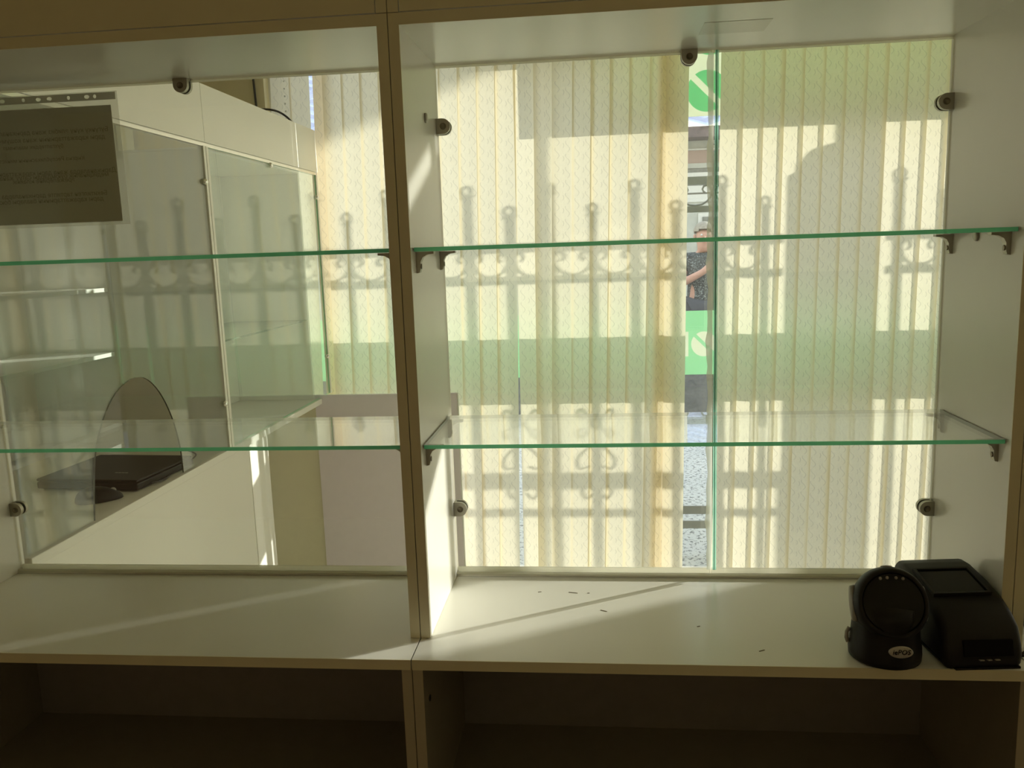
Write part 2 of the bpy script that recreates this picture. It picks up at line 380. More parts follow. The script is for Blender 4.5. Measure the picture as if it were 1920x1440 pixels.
def knob_cap(parent, x, y, z, s):
    A = Matrix.Translation((x, y, z)) @ Matrix.Rotation(s*PI/2, 4, 'Y')
    MB().lathe([(0.008, 0), (0.008, 0.0025), (0.006, 0.004), (0.002, 0.0042)], 16, 0, A).build('screw_cap', M['nickel'], parent)
def board(parent, name, x0, x1, y0, y1, z0, z1, edge=True, mat='melamine'):
    """melamine board with a thin edging strip glued on the front edge"""
    p = B(x0, x1, y0+(0.0012 if edge else 0), y1, z0, z1).build(name, M[mat], parent)
    if edge: B(x0, x1, y0, y0+0.0012, z0, z1).build('edging', M['edging' if mat == 'melamine' else 'edgingshaded'], p)
    return p
def cabinet(x0, label, joints, bracket_dx, full=True):
    """x0: left outer face of the left upright; opening is W wide"""
    c = thing('display_cabinet', label, 'cabinet', (x0+T+W/2, 0, FL), 'white display cabinets standing in a row')
    a, b = x0+T, x0+T+W
    g = 0.0007
    board(c, 'side_panel', x0+g, a, 0, 0.273, 0.0005, H+T)
    board(c, 'side_panel', b, b+T-g, 0, 0.273, 0.0005, H+T)
    board(c, 'top_board', a, b, 0, 0.273, H, H+T)
    # upper closed part: one door leaf with a shadow gap round it
    board(c, 'side_panel', x0+g, a, 0.0, DP+0.02, H+T+0.001, CE-0.25); board(c, 'side_panel', b, b+T-g, 0.0, DP+0.02, H+T+0.001, CE-0.25)
    board(c, 'upper_door', a+0.0015, b-0.0015, 0.001, 0.017, H+T+0.002, CE-0.26)
    B(a, b, 0.03, DP+0.02, CE-0.27, CE-0.254).build('upper_top', M['melamine'], c)
    # worktop, projecting in front of the uprights
    board(c, 'worktop', x0+0.001, b+T-0.001, -PR, DP+0.02, -T, 0)
    # lower part
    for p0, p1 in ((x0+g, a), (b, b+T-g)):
        q = board(c, 'lower_side_panel', p0, p1, -PR+0.004, DP+0.02, FL, -T-0.0005, mat='shadedmel')
    B(a, b, DP, DP+0.012, FL, -T-0.0005).build('lower_back_panel', M['shadedback'], c)
    B(a, b, DP+0.0125, DP+0.02, FL, -T-0.0005).build('rear_cover', M['melamine'], c)  # white layer added so the hall side still reflects light
    board(c, 'lower_shelf', a, b, -PR+0.03, DP, -0.325, -0.309, mat='shadedmel')
    if not full: return c
    A = Matrix.Translation((a, -0.028, -0.085)) @ Matrix.Rotation(PI/2, 4, 'Y')
    MB().lathe([(0.005, 0), (0.005, 0.0006), (0.002, 0.0007)], 14, 0, A).build('screw_hole', M['gap'], c)
    # aluminium channel holding the back glass, and the slim strips on the other three sides
    rail = MB().box(a, b, 0.252, 0.2555, 0, 0.008).box(a, b, 0.2555, 0.270, 0, 0.002).box(a, b, 0.2660, 0.270, 0.002, 0.013)
    rail.build('glass_channel', M['clearstrip'], c)
    B(a, b, 0.2515, 0.2520, 0.0002, 0.0035).build('channel_lip', M['alu'], c)
    B(a, b, 0.2665, 0.2700, H-0.0045, H-0.0003).build('top_strip', M['clearstrip'], c)
    edges = [a+0.001]+joints+[b-0.001]
    for i in range(len(edges)-1):
        dy = 0.0
        MB().pane(edges[i]+(0.0015 if i else 0), edges[i+1]-(0.0015 if i < len(edges)-2 else 0), 0.259+dy, 0.265+dy, 0.003, H-0.002, 'y').build('back_pane', [M['glass'], M['clearstrip']], c)
    for z in (0.13, 0.813):
        clamp(c, a, z, 'l'); clamp(c, b, z, 'r')
    clamp(c, (a+b)/2+0.004, H, 't')
    for z in (0.3023, 0.6013):
        for y in (0.042, 0.235):
            bracket(c, a, y, z, 1); bracket(c, b, y, z, -1)
    knob_cap(c, a, 0.157, 0.813, 1); knob_cap(c, b, 0.144, 0.597, -1)
    return c
cab_l = cabinet(-T-W-T, 'white open display cabinet on the left with a paper notice on its back glass', [], 0)
cab_r = cabinet(0.0, 'white open display cabinet on the right carrying the black scanner and printer', [0.483], 0)
cab_n = cabinet(2*T+W, 'white cabinet sliver at the far right edge, beside the printer', [], 0, full=False)
# the visible butt joint of the two right-hand panes: strip of tape peeling off the glass edge
tp = MB(); nz = 60; vv = []; ff = []
for i in range(nz+1):
    z = 0.014+i*(H-0.02)/nz
    wob = 0.0013*math.sin(z*41)+0.0011*math.sin(z*97+1)+0.0007*math.sin(z*230)
    vv += [(0.4745+wob, 0.2570, z), (0.4835, 0.2575, z), (0.4835, 0.2583, z), (0.4745+wob, 0.2578, z)]
    if i < nz:
        for k in range(4): ff.append([i*4+k, i*4+(k+1) % 4, i*4+4+(k+1) % 4, i*4+4+k])
tp.add(vv, ff).build('peeling_tape', M['tape'], cab_r)
B(0.4862, 0.4922, 0.2560, 0.2588, 0.014, H-0.003).build('joint_profile', M['gedgepale'], cab_r)
B(0.4880, 0.4892, 0.2552, 0.2560, 0.014, H-0.003).build('joint_groove', M['tealdark'], cab_r)
B(0.448, 0.545, 0.09, 0.16, H-0.0004, H-0.00005).build('tape_patch', M['patch'], cab_r)

for x, y, l, a in ((0.176, 0.183, 0.006, 0.3), (0.235, 0.181, 0.016, -0.2), (0.262, 0.180, 0.004, 0.1), (0.437, 0.054, 0.005, 0.4), (0.520, -0.024, 0.010, 0.5), (0.288, 0.108, 0.012, -0.5)):
    k = B(-l/2, l/2, -0.0008, 0.0008, 0.00002, 0.0005); A = Matrix.Translation((x, y, 0)) @ Matrix.Rotation(a, 4, 'Z'); k.v = [tuple(A @ Vector(v)) for v in k.v]
    k.build('worktop_chip', M['chip'], cab_r)
def shelf(x0, x1, z, label, g):
    o = MB().shelfbox(x0+0.002, x1-0.002, 0.014, 0.243, z, z+0.006).build('glass_shelf', [M['glass'], M['gedge'], M['sideedge'], M['backedge']])
    return tag(o, label, 'glass shelf', g)
GS = 'glass shelves of the display cabinets'
shelf(T, T+W, 0.6016, 'upper glass shelf with green edge in the right cabinet', GS)
shelf(T, T+W, 0.3026, 'lower glass shelf with green edge in the right cabinet, above scanner', GS)
shelf(-T-W, -T, 0.6016, 'upper glass shelf with green edge in the left cabinet, under notice', GS)
shelf(-T-W, -T, 0.3026, 'lower glass shelf with green edge in the left cabinet, above laptop view', GS)

# ------------------------------------------------------------------ notice in a plastic sleeve on the back glass
nx0, nx1, nz0, nz1 = -0.862, -0.577, 0.676, 0.881
no = thing('paper_notice', 'printed paper notice in a punched clear sleeve stuck on the left back glass', 'notice', (-0.72, 0.266, 0.66))
B(nx0, nx1, 0.2672, 0.2676, nz0, nz1).build('sheet', M['paper'], no)
B(nx0, -0.563, 0.2666, 0.2669, nz0-0.006, 0.905).build('sleeve', M['clear'], no)
cu = bpy.data.curves.new('punched_strip', 'CURVE'); cu.dimensions = '2D'; cu.fill_mode = 'BOTH'; cu.extrude = 0.00015
def loop(pts):
    sp_ = cu.splines.new('POLY'); sp_.points.add(len(pts)-1); sp_.use_cyclic_u = True
    for q, p in zip(sp_.points, pts): q.co = (p[0], p[1], 0, 1)
loop([(nx0, 0.890), (-0.566, 0.890), (-0.566, 0.903), (nx0, 0.903)])
for x, rx in ((-0.605, 0.0030), (-0.620, 0.0048), (-0.655, 0.0030), (-0.692, 0.0048), (-0.713, 0.0048), (-0.742, 0.0030), (-0.783, 0.0048), (-0.801, 0.0048), (-0.845, 0.0030)):
    loop([(x+rx*math.cos(2*PI*k/16), 0.8965+0.0034*math.sin(2*PI*k/16)) for k in range(16)])
tmp = bpy.data.objects.new('punched_strip', cu); COL.objects.link(tmp)
me = bpy.data.meshes.new_from_object(tmp.evaluated_get(bpy.context.evaluated_depsgraph_get())); bpy.data.objects.remove(tmp)
me.transform(Matrix.Translation((0.72, 0.2660-0.266, -0.66)) @ Matrix.Rotation(PI/2, 4, 'X')); me.materials.clear(); me.materials.append(M['strip'])
st = bpy.data.objects.new('punched_strip', me); COL.objects.link(st); st.parent = no
lines = [('Бүгүнкү күнү элибиз жана дарыканалар боюнча', 0.836, 1), ('дары каражаттарынын жана кошумча баалар', 0.823, 1), ('бухгалтердик маалымат', 0.811, 0),
         ('Кыргыз Республикасынын министрлиги', 0.788, 0), ('Дарыканаларда жана дары каражаттары сатылган', 0.764, 1), ('медициналык буюмдарды сатуу жана сактоо', 0.757, 1),
         ('эрежелерине ылайык', 0.750, 1), ('Бекитилген тартипте дарыканаларда сатуу', 0.724, 1), ('дары каражаттарынын баалары боюнча', 0.714, 1)]
for body, z, wide in lines:
    A = Matrix.Translation((-0.722 if wide else -0.735, 0.2671, z)) @ Matrix.Rotation(PI/2, 4, 'X') @ Matrix.Scale(-1, 4, (1, 0, 0))
    text_obj('printed_line', body, 0.0115 if wide else 0.010, M['ink'], no, A)

# ------------------------------------------------------------------ barcode scanner
sc = thing('barcode_scanner', 'black desktop barcode scanner with round reading head, standing left of printer', 'scanner', (0.692, -0.031, 0), local=True)
oval = Matrix.Diagonal((1, 1.0, 1, 1))
MB().lathe([(0.044, 0), (0.0490, 0.002), (0.0497, 0.010), (0.0488, 0.022), (0.0465, 0.036), (0.0455, 0.050), (0.0455, 0.068), (0.042, 0.082), (0.02, 0.088)], 40, 0, oval).build('base', M['black'], sc)
tilt = Matrix.Translation((0.001, -0.008, 0.083)) @ Matrix.Rotation(PI/2-0.42, 4, 'X') @ Matrix.Scale(1.10, 4)
hd = MB().lathe([(0.006, -0.040), (0.030, -0.034), (0.042, -0.020), (0.0465, -0.002), (0.0465, 0.010), (0.0435, 0.018), (0.0395, 0.021), (0.0385, 0.0185)], 44, 0, tilt).build('head', M['black'], sc)
MB().lathe([(0.0385, 0.0165), (0.0385, 0.0187), (0.036, 0.0189)], 44, 0, tilt).build('reading_window', M['blackgloss'], sc)
for dx in (-0.0135, -0.0050, 0.0060, 0.0145):
    A = tilt @ Matrix.Translation((dx, 0.0325-abs(dx)*0.12, 0.0188))
    MB().lathe([(0.0022, 0), (0.0018, 0.001), (0.0008, 0.0013)], 10, 0, A).build('indicator_light', M['grey'], sc)
A = tilt @ Matrix.Translation((0, 0.0462, 0.004)) @ Matrix.Rotation(-PI/2, 4, 'X')
MB().lathe([(0.0075, -0.002), (0.0070, 0.0012), (0.004, 0.0018)], 20, 0, A).build('button', M['grey'], sc)
for s in (-1, 1):
    A = tilt @ Matrix.Translation((s*0.0445, 0, -0.004)) @ Matrix.Rotation(s*PI/2, 4, 'Y') @ Matrix.Diagonal((0.40, 1, 1, 1))
    MB().lathe([(0.024, -0.004), (0.022, 0.002), (0.010, 0.003)], 24, 0, A).build('side_cap', M['grey'], sc)
A = Matrix.Translation((0.006, -0.0472, 0.0285)) @ Matrix.Rotation(PI/2-0.14, 4, 'X') @ Matrix.Diagonal((0.0165, 0.0085, 1, 1))
bd = MB().lathe([(1.0, -0.003), (1.0, 0.0008), (0.9, 0.0014)], 30, 0, A).build('badge', M['badge'], sc)
A = Matrix.Translation((0.0062, -0.0492, 0.0256)) @ Matrix.Rotation(PI/2-0.14, 4, 'X') @ Matrix(((1, 0.22, 0, 0), (0, 1, 0, 0), (0, 0, 1, 0), (0, 0, 0, 1)))
text_obj('badge_lettering', 'iePOS', 0.0098, M['blackgloss'], sc, A, 0.0006)
MB().tube([(-0.0500, 0.004, 0.018), (-0.0520, 0.006, 0.024), (-0.0510, 0.008, 0.032), (-0.047, 0.010, 0.038)], 0.003, 8).build('side_lever', M['grey'], sc)

# ------------------------------------------------------------------ receipt printer
pp = thing('receipt_printer', 'black thermal receipt printer with sloping lid, beside cabinet right panel', 'printer', (0.806, 0.016, 0), rz=math.radians(5.5), local=True)
prof = [(-0.084, 0.004), (-0.080, 0), (0.082, 0), (0.085, 0.004), (0.085, 0.090), (0.078, 0.098), (0.060, 0.099), (0.010, 0.092), (-0.030, 0.082), (-0.055, 0.070), (-0.072, 0.056), (-0.082, 0.034), (-0.086, 0.018)]
bm = bmesh.new()
hw = 0.056
vs0 = [bm.verts.new((-hw, p[0], p[1])) for p in prof]; vs1 = [bm.verts.new((hw, p[0], p[1])) for p in prof]
bm.faces.new(vs0[::-1]); bm.faces.new(vs1)
for i in range(len(prof)):
    j = (i+1) % len(prof); bm.faces.new([vs0[i], vs0[j], vs1[j], vs1[i]])
bmesh.ops.recalc_face_normals(bm, faces=bm.faces[:])
se = [e for e in bm.edges if all(abs(abs(v.co.x)-hw) < 1e-6 for v in e.verts) and e.verts[0].co.x == e.verts[1].co.x]
bmesh.ops.bevel(bm, geom=se, offset=0.012, segments=4, profile=0.5, affect='EDGES')
me = bpy.data.meshes.new('body'); bm.to_mesh(me); bm.free(); me.materials.append(M['black'])
for f in me.polygons: f.use_smooth = True
o = bpy.data.objects.new('body', me); COL.objects.link(o); o.parent = pp
# frame and dark recess of the paper lid, on the sloping top
ang = math.atan2(0.099-0.082, 0.090)
S = Matrix.Translation((-0.004, 0.006, 0.0914)) @ Matrix.Rotation(ang, 4, 'X')
def loc_box(x0, x1, y0, y1, z0, z1, Mx):
    m = B(x0, x1, y0, y1, z0, z1); m.v = [tuple(Mx @ Vector(v)) for v in m.v]; return m
fm = MB()
for q in ((-0.042, 0.042, -0.034, -0.030), (-0.042, 0.042, 0.030, 0.034), (-0.042, -0.038, -0.030, 0.030), (0.038, 0.042, -0.030, 0.030)):
    k = loc_box(q[0], q[1], q[2], q[3], -0.004, 0.0035, S); fm.add(k.v, k.f)
fm.build('lid_frame', M['black'], pp)
loc_box(-0.038, 0.038, -0.030, 0.030, -0.004, 0.0012, S).build('lid_window', M['blackgloss'], pp)
S2 = Matrix.Translation((0.004, -0.0835, 0.030)) @ Matrix.Rotation(-0.22, 4, 'X')
loc_box(-0.034, 0.034, -0.0025, 0.004, -0.010, 0.012, S2).build('front_slot', M['blackgloss'], pp)
for dx in (-0.010, 0.001, 0.012):
    loc_box(dx-0.003, dx+0.003, -0.003, 0.002, -0.016, -0.0145, S2).build('front_mark', M['grey'], pp)
loc_box(-0.040, 0.050, -0.003, 0.003, 0.0, 0.003, Matrix.Translation((0.0, -0.083, 0.0))).build('base_lip', M['black'], pp)

def cable(name, pts, r, label, cat='cable'):
    # Catmull-Rom through the points
    P = [Vector(p) for p in pts]; out = []
    for i in range(len(P)-1):
        p0 = P[max(i-1, 0)]; p1 = P[i]; p2 = P[i+1]; p3 = P[min(i+2, len(P)-1)]
        for k in range(8):
            t = k/8; out.append(0.5*((2*p1)+(p2-p0)*t+(2*p0-5*p1+4*p2-p3)*t*t+(3*p1-p0-3*p2+p3)*t**3))
    out.append(P[-1])
    o = MB().tube(out, r, 8).build(name, M['cable'])
    if label: tag(o, label, cat)
    return o
cable('printer_cable', [(0.857, -0.045, 0.012), (0.875, -0.048, 0.013), (0.893, -0.030, 0.022), (0.915, 0.03, 0.020), (0.95, 0.10, 0.006), (1.02, 0.15, 0.004)], 0.0035, 'black cable leaving the printer towards the next cabinet')
cable('coiled_cable', [(0.905, 0.10, 0.005), (0.906, 0.055, 0.035), (0.905, 0.06, 0.075), (0.912, 0.085, 0.10), (0.93, 0.10, 0.07), (0.925, 0.09, 0.03), (0.91, 0.08, 0.055), (0.93, 0.12, 0.10), (0.96, 0.15, 0.02)], 0.006, 'black coiled cable behind the printer at the right edge')

# ------------------------------------------------------------------ service counter on the left (runs back to the window)
XC, CT, CE_ = -0.872, 0.012, 2.285      # front plane, counter height, end by the blind
ct = thing('service_counter', 'white service counter with front panels running back to the window blinds', 'counter', (-1.15, 1.3, FL))
B(-1.42, XC+0.004, 0.300, 2.126, CT-0.022, CT, bev=0.0015).build('worktop', M['melamine'], ct)
for y0, y1 in ((0.305, 1.389), (1.393, 1.548)):
    B(XC-0.020, XC-0.004, y0, y1, FL, CT-0.0225).build('front_panel', M['melamine'], ct)
B(-1.42, XC-0.021, 0.305, 0.321, FL, CT-0.0225).build('end_panel', M['melamine'], ct)
B(-1.42, -1.404, 0.322, 2.12, FL, CT-0.0225).build('rear_panel', M['melamine'], ct)
B(-1.403, XC-0.021, 1.532, 1.548, FL, CT-0.0225).build('inner_panel', M['melamine'], ct)
B(-1.403, XC-0.012, 2.148, 2.164, FL, CT-0.0225).build('knee_back_panel', M['olive'], ct)
# glazed screen standing on the counter
sn = thing('counter_screen', 'white glazed screen on the counter with arched serving hatch', 'counter screen', (XC-0.01, 1.3, CT))
x0, x1 = XC-0.017, XC-0.001
for y0, y1 in ((0.300, 1.258), (1.260, CE_)):
    B(x0, x1, y0, y1, 0.9495, 1.1195).build('fascia', M['melamine'], sn)
B(x0-0.006, x1-0.006, 0.300, 2.28, 0.938, 0.949).build('head_rail', M['alu'], sn)
for y0, y1 in ((1.246, 1.260), (1.264, 1.278), (2.262, 2.278)):
    B(x0, x1, y0, y1, CT+0.0005, 0.938).build('post', M['melamine'], sn)
# near pane with the arched hatch: outline in (y, z)
hatch = [(0.5329, 0.0141), (0.5476, 0.102), (0.569, 0.1752), (0.6062, 0.2338), (0.655, 0.2797), (0.7087, 0.3051), (0.7643, 0.3139), (0.819, 0.2992), (0.8698, 0.2582), (0.9108, 0.1996), (0.9381, 0.1362), (0.9518, 0.0747), (0.9537, 0.0141)]
hatch = [(p.x, p.y) for p in (lambda P: [0.5*((2*P[i])+(P[i+1]-P[max(i-1, 0)])*t+(2*P[max(i-1, 0)]-5*P[i]+4*P[i+1]-P[min(i+2, len(P)-1)])*t*t+(3*P[i]-P[max(i-1, 0)]-3*P[i+1]+P[min(i+2, len(P)-1)])*t**3)
         for i in range(len(P)-1) for t in (0, 0.33, 0.67)]+[P[-1]])([Vector((a, b)) for a, b in hatch])]
def hatch_pane(xa, xb):
    m = MB(); top = 0.936; ya, yb = 0.303, 1.244
    strips = [(ya, hatch[0][0])]
    def quad(poly):
        n = len(poly); o = len(m.v)
        m.v += [(xa, p[0], p[1]) for p in poly]+[(xb, p[0], p[1]) for p in poly]
        m.f += [[o+i for i in range(n)], [o+n+i for i in range(n)][::-1]]; m.mi += [0, 0]; m.sm += [False, False]
    quad([(ya, 0.014), hatch[0], (hatch[0][0], top), (ya, top)])
    for i in range(len(hatch)-1):
        a, b = hatch[i], hatch[i+1]
        quad([a, b, (b[0], top), (a[0], top)]) if i else quad([hatch[0], b, (b[0], top), (hatch[0][0], top)])
    quad([hatch[-1], (yb, 0.014), (yb, top), (hatch[-1][0], top)])
    for i in range(len(hatch)-1):
        a, b = hatch[i], hatch[i+1]
        o = len(m.v); m.v += [(xa, *a), (xb, *a), (xb, *b), (xa, *b)]; m.f.append([o, o+1, o+2, o+3]); m.mi.append(1); m.sm.append(False)
    return m
hp = hatch_pane(XC-0.0085, XC-0.0045)
me = bpy.data.meshes.new('hatch_pane'); me.from_pydata([(v[0]-sn.location.x, v[1]-sn.location.y, v[2]-CT) for v in hp.v], [], hp.f)
M['archedge'] = pbr('dark_arch_edge', (0.10, 0.11, 0.08), 0.2)
me.materials.append(M['screenglass']); me.materials.append(M['archedge'])
for p, i in zip(me.polygons, hp.mi): p.material_index = i
o = bpy.data.objects.new('hatch_pane', me); COL.objects.link(o); o.parent = sn
# make the two skins face outwards
bm = bmesh.new(); bm.from_mesh(me)
for f in bm.faces:
    if f.material_index == 0:
        want = 1 if f.calc_center_median().x+sn.location.x > XC-0.0065 else -1
        f.normal_update()
        if f.normal.x*want < 0: f.normal_flip()
bm.to_mesh(me); bm.free()
MB().pane(XC-0.0085, XC-0.0045, 1.280, 2.260, CT+0.002, 0.936, 'x').build('far_pane', [M['screenglass'], M['gedge']], sn)
for y, z in ((1.238, 0.832), (1.238, 0.157), (2.254, 0.846), (2.254, 0.175), (1.766, 0.930)):
    A = Matrix.Translation((XC-0.0045, y, z)) @ Matrix.Rotation(PI/2, 4, 'Y')
    MB().lathe([(0.009, 0), (0.010, 0.003), (0.009, 0.008), (0.006, 0.011), (0.002, 0.012)], 18, 0, A).build('screen_clamp', M['chrome'], sn)
# display case behind the far pane
dc = thing('display_case', 'white display case with a glass shelf behind the far counter pane', 'display case', (-1.05, 1.69, CT))
B(-1.233, -1.217, 1.262, 2.12, CT+0.001, 0.93).build('rear_panel', M['melamine'], dc)
B(-1.2165, XC-0.024, 2.104, 2.12, CT+0.001, 0.93).build('far_panel', M['melamine'], dc)
B(-1.2165, XC-0.024, 1.262, 1.276, CT+0.001, 0.93).build('near_panel', M['melamine'], dc)
B(-1.233, XC-0.024, 1.262, 2.12, 0.9305, 0.937).build('case_top', M['melamine'], dc)
o = MB().pane(-1.214, XC-0.026, 1.285, 2.095, 0.341, 0.347, 'z').build('glass_shelf', [M['glass'], M['sideedge']])
tag(o, 'glass shelf inside the display case behind the counter pane', 'glass shelf')
for y in (1.36, 2.03):
    B(-1.2165, -1.197, y-0.006, y+0.006, 0.331, 0.3405).build('shelf_support', M['nickel'], dc)
# things on the counter
lp = thing('laptop', 'closed black laptop lying on the counter behind the hatch', 'laptop', (-1.062, 0.948, CT), rz=math.radians(-4), local=True)
B(-0.130, 0.165, -0.165, 0.105, 0.003, 0.022, bev=0.004).build('base', M['laptop'], lp)
B(-0.130, 0.165, -0.165, 0.098, 0.0235, 0.031, bev=0.003).build('lid', M['laptop'], lp)
MB().tube([(-0.10, 0.104, 0.023), (0.13, 0.104, 0.023)], 0.007, 10).build('hinge', M['grey'], lp)
for k in range(4):
    B(0.055+k*0.010, 0.0625+k*0.010, -0.098, -0.094, 0.031, 0.0314).build('lid_emblem', M['badge'], lp)
for sx in (-0.11, 0.14):
    for sy in (-0.14, 0.09): B(sx-0.01, sx+0.01, sy-0.01, sy+0.01, 0.0, 0.0035).build('foot', M['cable'], lp)
mo = thing('computer_mouse', 'black computer mouse on the counter in front of the laptop', 'mouse', (-0.970, 0.699, CT), rz=math.radians(-62), local=True)
bm = bmesh.new(); bmesh.ops.create_uvsphere(bm, u_segments=24, v_segments=14, radius=1)
for v in bm.verts:
    x, y, z = v.co; k = 1-0.18*y
    v.co = (0.031*x*k, 0.056*y, max(z, -0.05)*0.034*(1-0.25*y)+0.002)
me = bpy.data.meshes.new('shell'); bm.to_mesh(me); bm.free(); me.materials.append(M['black'])
for f in me.polygons: f.use_smooth = True
o = bpy.data.objects.new('shell', me); COL.objects.link(o); o.parent = mo
A = Matrix.Translation((0, 0.033, 0.021)) @ Matrix.Rotation(PI/2, 4, 'Y')
MB().lathe([(0.006, -0.003), (0.008, -0.002), (0.008, 0.002), (0.006, 0.003)], 16, 0, A).build('wheel', M['grey'], mo)
lc = thing('laptop_charger_cable', 'thin black charger cable with plug beside the laptop', 'cable', (-0.91, 1.0, CT))
def spline(P):
    P = [Vector(p) for p in P]; out = []
    for i in range(len(P)-1):
        p0 = P[max(i-1, 0)]; p1 = P[i]; p2 = P[i+1]; p3 = P[min(i+2, len(P)-1)]
        for k in range(6):
            t = k/6; out.append(0.5*((2*p1)+(p2-p0)*t+(2*p0-5*p1+4*p2-p3)*t*t+(3*p1-p0-3*p2+p3)*t**3))
    return out+[P[-1]]
MB().tube(spline([(-0.8994, 0.8210, 0.0220), (-0.8916, 0.8698, 0.0170), (-0.9033, 0.9284, 0.0160), (-0.9160, 0.9869, 0.0180), (-0.9306, 1.0455, 0.0160), (-0.9257, 1.1041, 0.0160), (-0.9453, 1.1627, 0.0160), (-0.9990, 1.2115, 0.0160)]), 0.0022, 8).build('cord', M['cable'], lc)
MB().tube([(-0.9052, 0.9430, 0.0210), (-0.9091, 0.9596, 0.0220), (-0.9150, 0.9830, 0.0220), (-0.9179, 0.9928, 0.0210)], [0.005, 0.0085, 0.0085, 0.005], 12).build('plug', M['cable'], lc)

# cupboard with shelves on the far left, seen through the screen
cb = thing('wall_cupboard', 'white cupboard with open shelves against the left wall behind the counter', 'cupboard', (-1.95, 1.6, FL))
B(-2.15, -2.134, 0.1, 2.40, FL, 1.45).build('back_panel', M['melamine'], cb)
for y in (0.1, 2.115, 2.384):
    B(-2.134, -1.75, y, y+0.016, FL, 1.45).build('divider', M['melamine'], cb)
for z in (-0.40, -0.085, 0.215, 0.485, 0.78, 1.10, 1.434):
    board_ = B(-2.134, -1.752, 0.118, 2.113, z, z+0.016).build('shelf', M['melamine'], cb)
    B(-1.752, -1.750, 0.118, 2.113, z, z+0.016).build('edging', M['pvc'], board_)
d1 = B(-1.749, -1.733, 2.118, 2.252, FL+0.05, 1.44).build('door', M['olive'], cb)
d2 = B(-1.749, -1.733, 2.268, 2.398, FL+0.05, 1.44).build('door', M['olive'], cb)
# low panels closing the passage by the window
gp = thing('low_gate', 'grey lavender board gate closing the passage under the blinds', 'gate', (-0.6, 2.15, FL))
B(-0.900, -0.2955, 2.130, 2.146, FL+0.02, 0.026, bev=0.001).build('board', M['lavender'], gp)
B(-0.295, -0.291, 2.1295, 2.1465, FL+0.02, 0.026).build('edge_strip', M['pvc'], gp)

# cables and wall edge above the screen
cable('black_cable', [(-1.10, 1.98, 1.130), (-1.02, 2.02, 1.166), (-0.96, 2.05, 1.170), (-0.92, 2.09, 1.150), (-0.885, 2.13, 1.10)], 0.004, 'black cable arching above the counter screen')
cable('wall_cable', [(-1.175, 2.41, 1.9), (-1.172, 2.41, 1.45), (-1.165, 2.41, 1.2), (-1.16, 2.41, 0.9)], 0.005, 'black cable running down the wall beside the window')

# ------------------------------------------------------------------ vertical blind
YB = 2.30
bl = thing('vertical_blind', 'cream vertical blind with wavy woven pattern hanging in front of the window', 'blind', (1.3, YB, 1.79))
B(-1.10, 4.88, YB-0.02, YB+0.02, 1.765, 1.80, bev=0.003).build('head_rail', M['pvc'], bl)
def slat(left, phi, width=0.089, right=None, mat='blind', z0=-0.835, z1=1.765, twist=0.0, bow=0.0012, dy=0.0, shift=0.0):
    lean = -0.062 if (left if left is not None else right) < 0.55 else -0.036
    """phi > 0: right edge towards the window"""
    rows = 10; cols_ = 4
    vv, ff, uvs = [], [], []
    for j in range(rows+1):
        t = j/rows; z = z1+(z0-z1)*t
        a = phi+twist*t
        lx = (left if left is not None else right-width*math.cos(phi))+(lean+shift)*(t-0.41)
        for i in range(cols_+1):
            s = i/cols_*width
            b = bow*math.sin(PI*i/cols_)
            vv.append((lx+s*math.cos(a)+b*math.sin(a), YB+dy+(s-width/2)*math.sin(a)-b*math.cos(a), z)); uvs.append((s, z+random.random()*0))
    for j in range(rows):
        for i in range(cols_):
            k = j*(cols_+1)+i; ff.append([k, k+1, k+cols_+2, k+cols_+1])
    off = Vector(bl.location); me = bpy.data.meshes.new('slat')
    me.from_pydata([tuple(Vector(v)-off) for v in vv], [], ff); me.materials.append(M[mat])
    uvl = me.uv_layers.new(name='UVMap'); du = random.random()*0.05
    for lo in me.loops: uvl.data[lo.index].uv = (uvs[lo.vertex_index][0], uvs[lo.vertex_index][1]+du)
    for p in me.polygons: p.use_smooth = True
    o = bpy.data.objects.new('slat', me); COL.objects.link(o); o.parent = bl
    return o
R_ = math.radians
# left group: left edge on the room side
for i, x in enumerate((-0.847, -0.768, -0.69, -0.612, -0.532, -0.442, -0.360, -0.281, -0.204, -0.128)):
    slat(x, R_(3.5+random.uniform(-.6, .6)), mat='blind', twist=R_(random.uniform(-1, 1)), shift=random.uniform(-0.004, 0.002))
slat(-0.893, R_(10), 0.070, mat='blindside', dy=0.022)                       # folded one at the left end
slat(-1.075, R_(4), dy=0.016); slat(-0.995, R_(4), 0.086, dy=0.016)                    # two pale slats left of the slit
slat(-0.043, R_(-2), twist=R_(1), shift=0.040)
slat(0.036, R_(31), 0.087, shift=0.016, bow=0.007)
for x in (0.106, 0.188, 0.262, 0.338, 0.416):
    slat(x, R_(3.5+random.uniform(-.6, .6)), twist=R_(random.uniform(-1, 1)), shift=random.uniform(-0.004, 0.002))
slat(0.497, R_(10), 0.080)
slat(0.528, R_(16), 0.086, mat='blindside', dy=0.022)              # doubled, warm coloured
slat(0.568, R_(2), 0.089, dy=-0.004, twist=R_(-6))
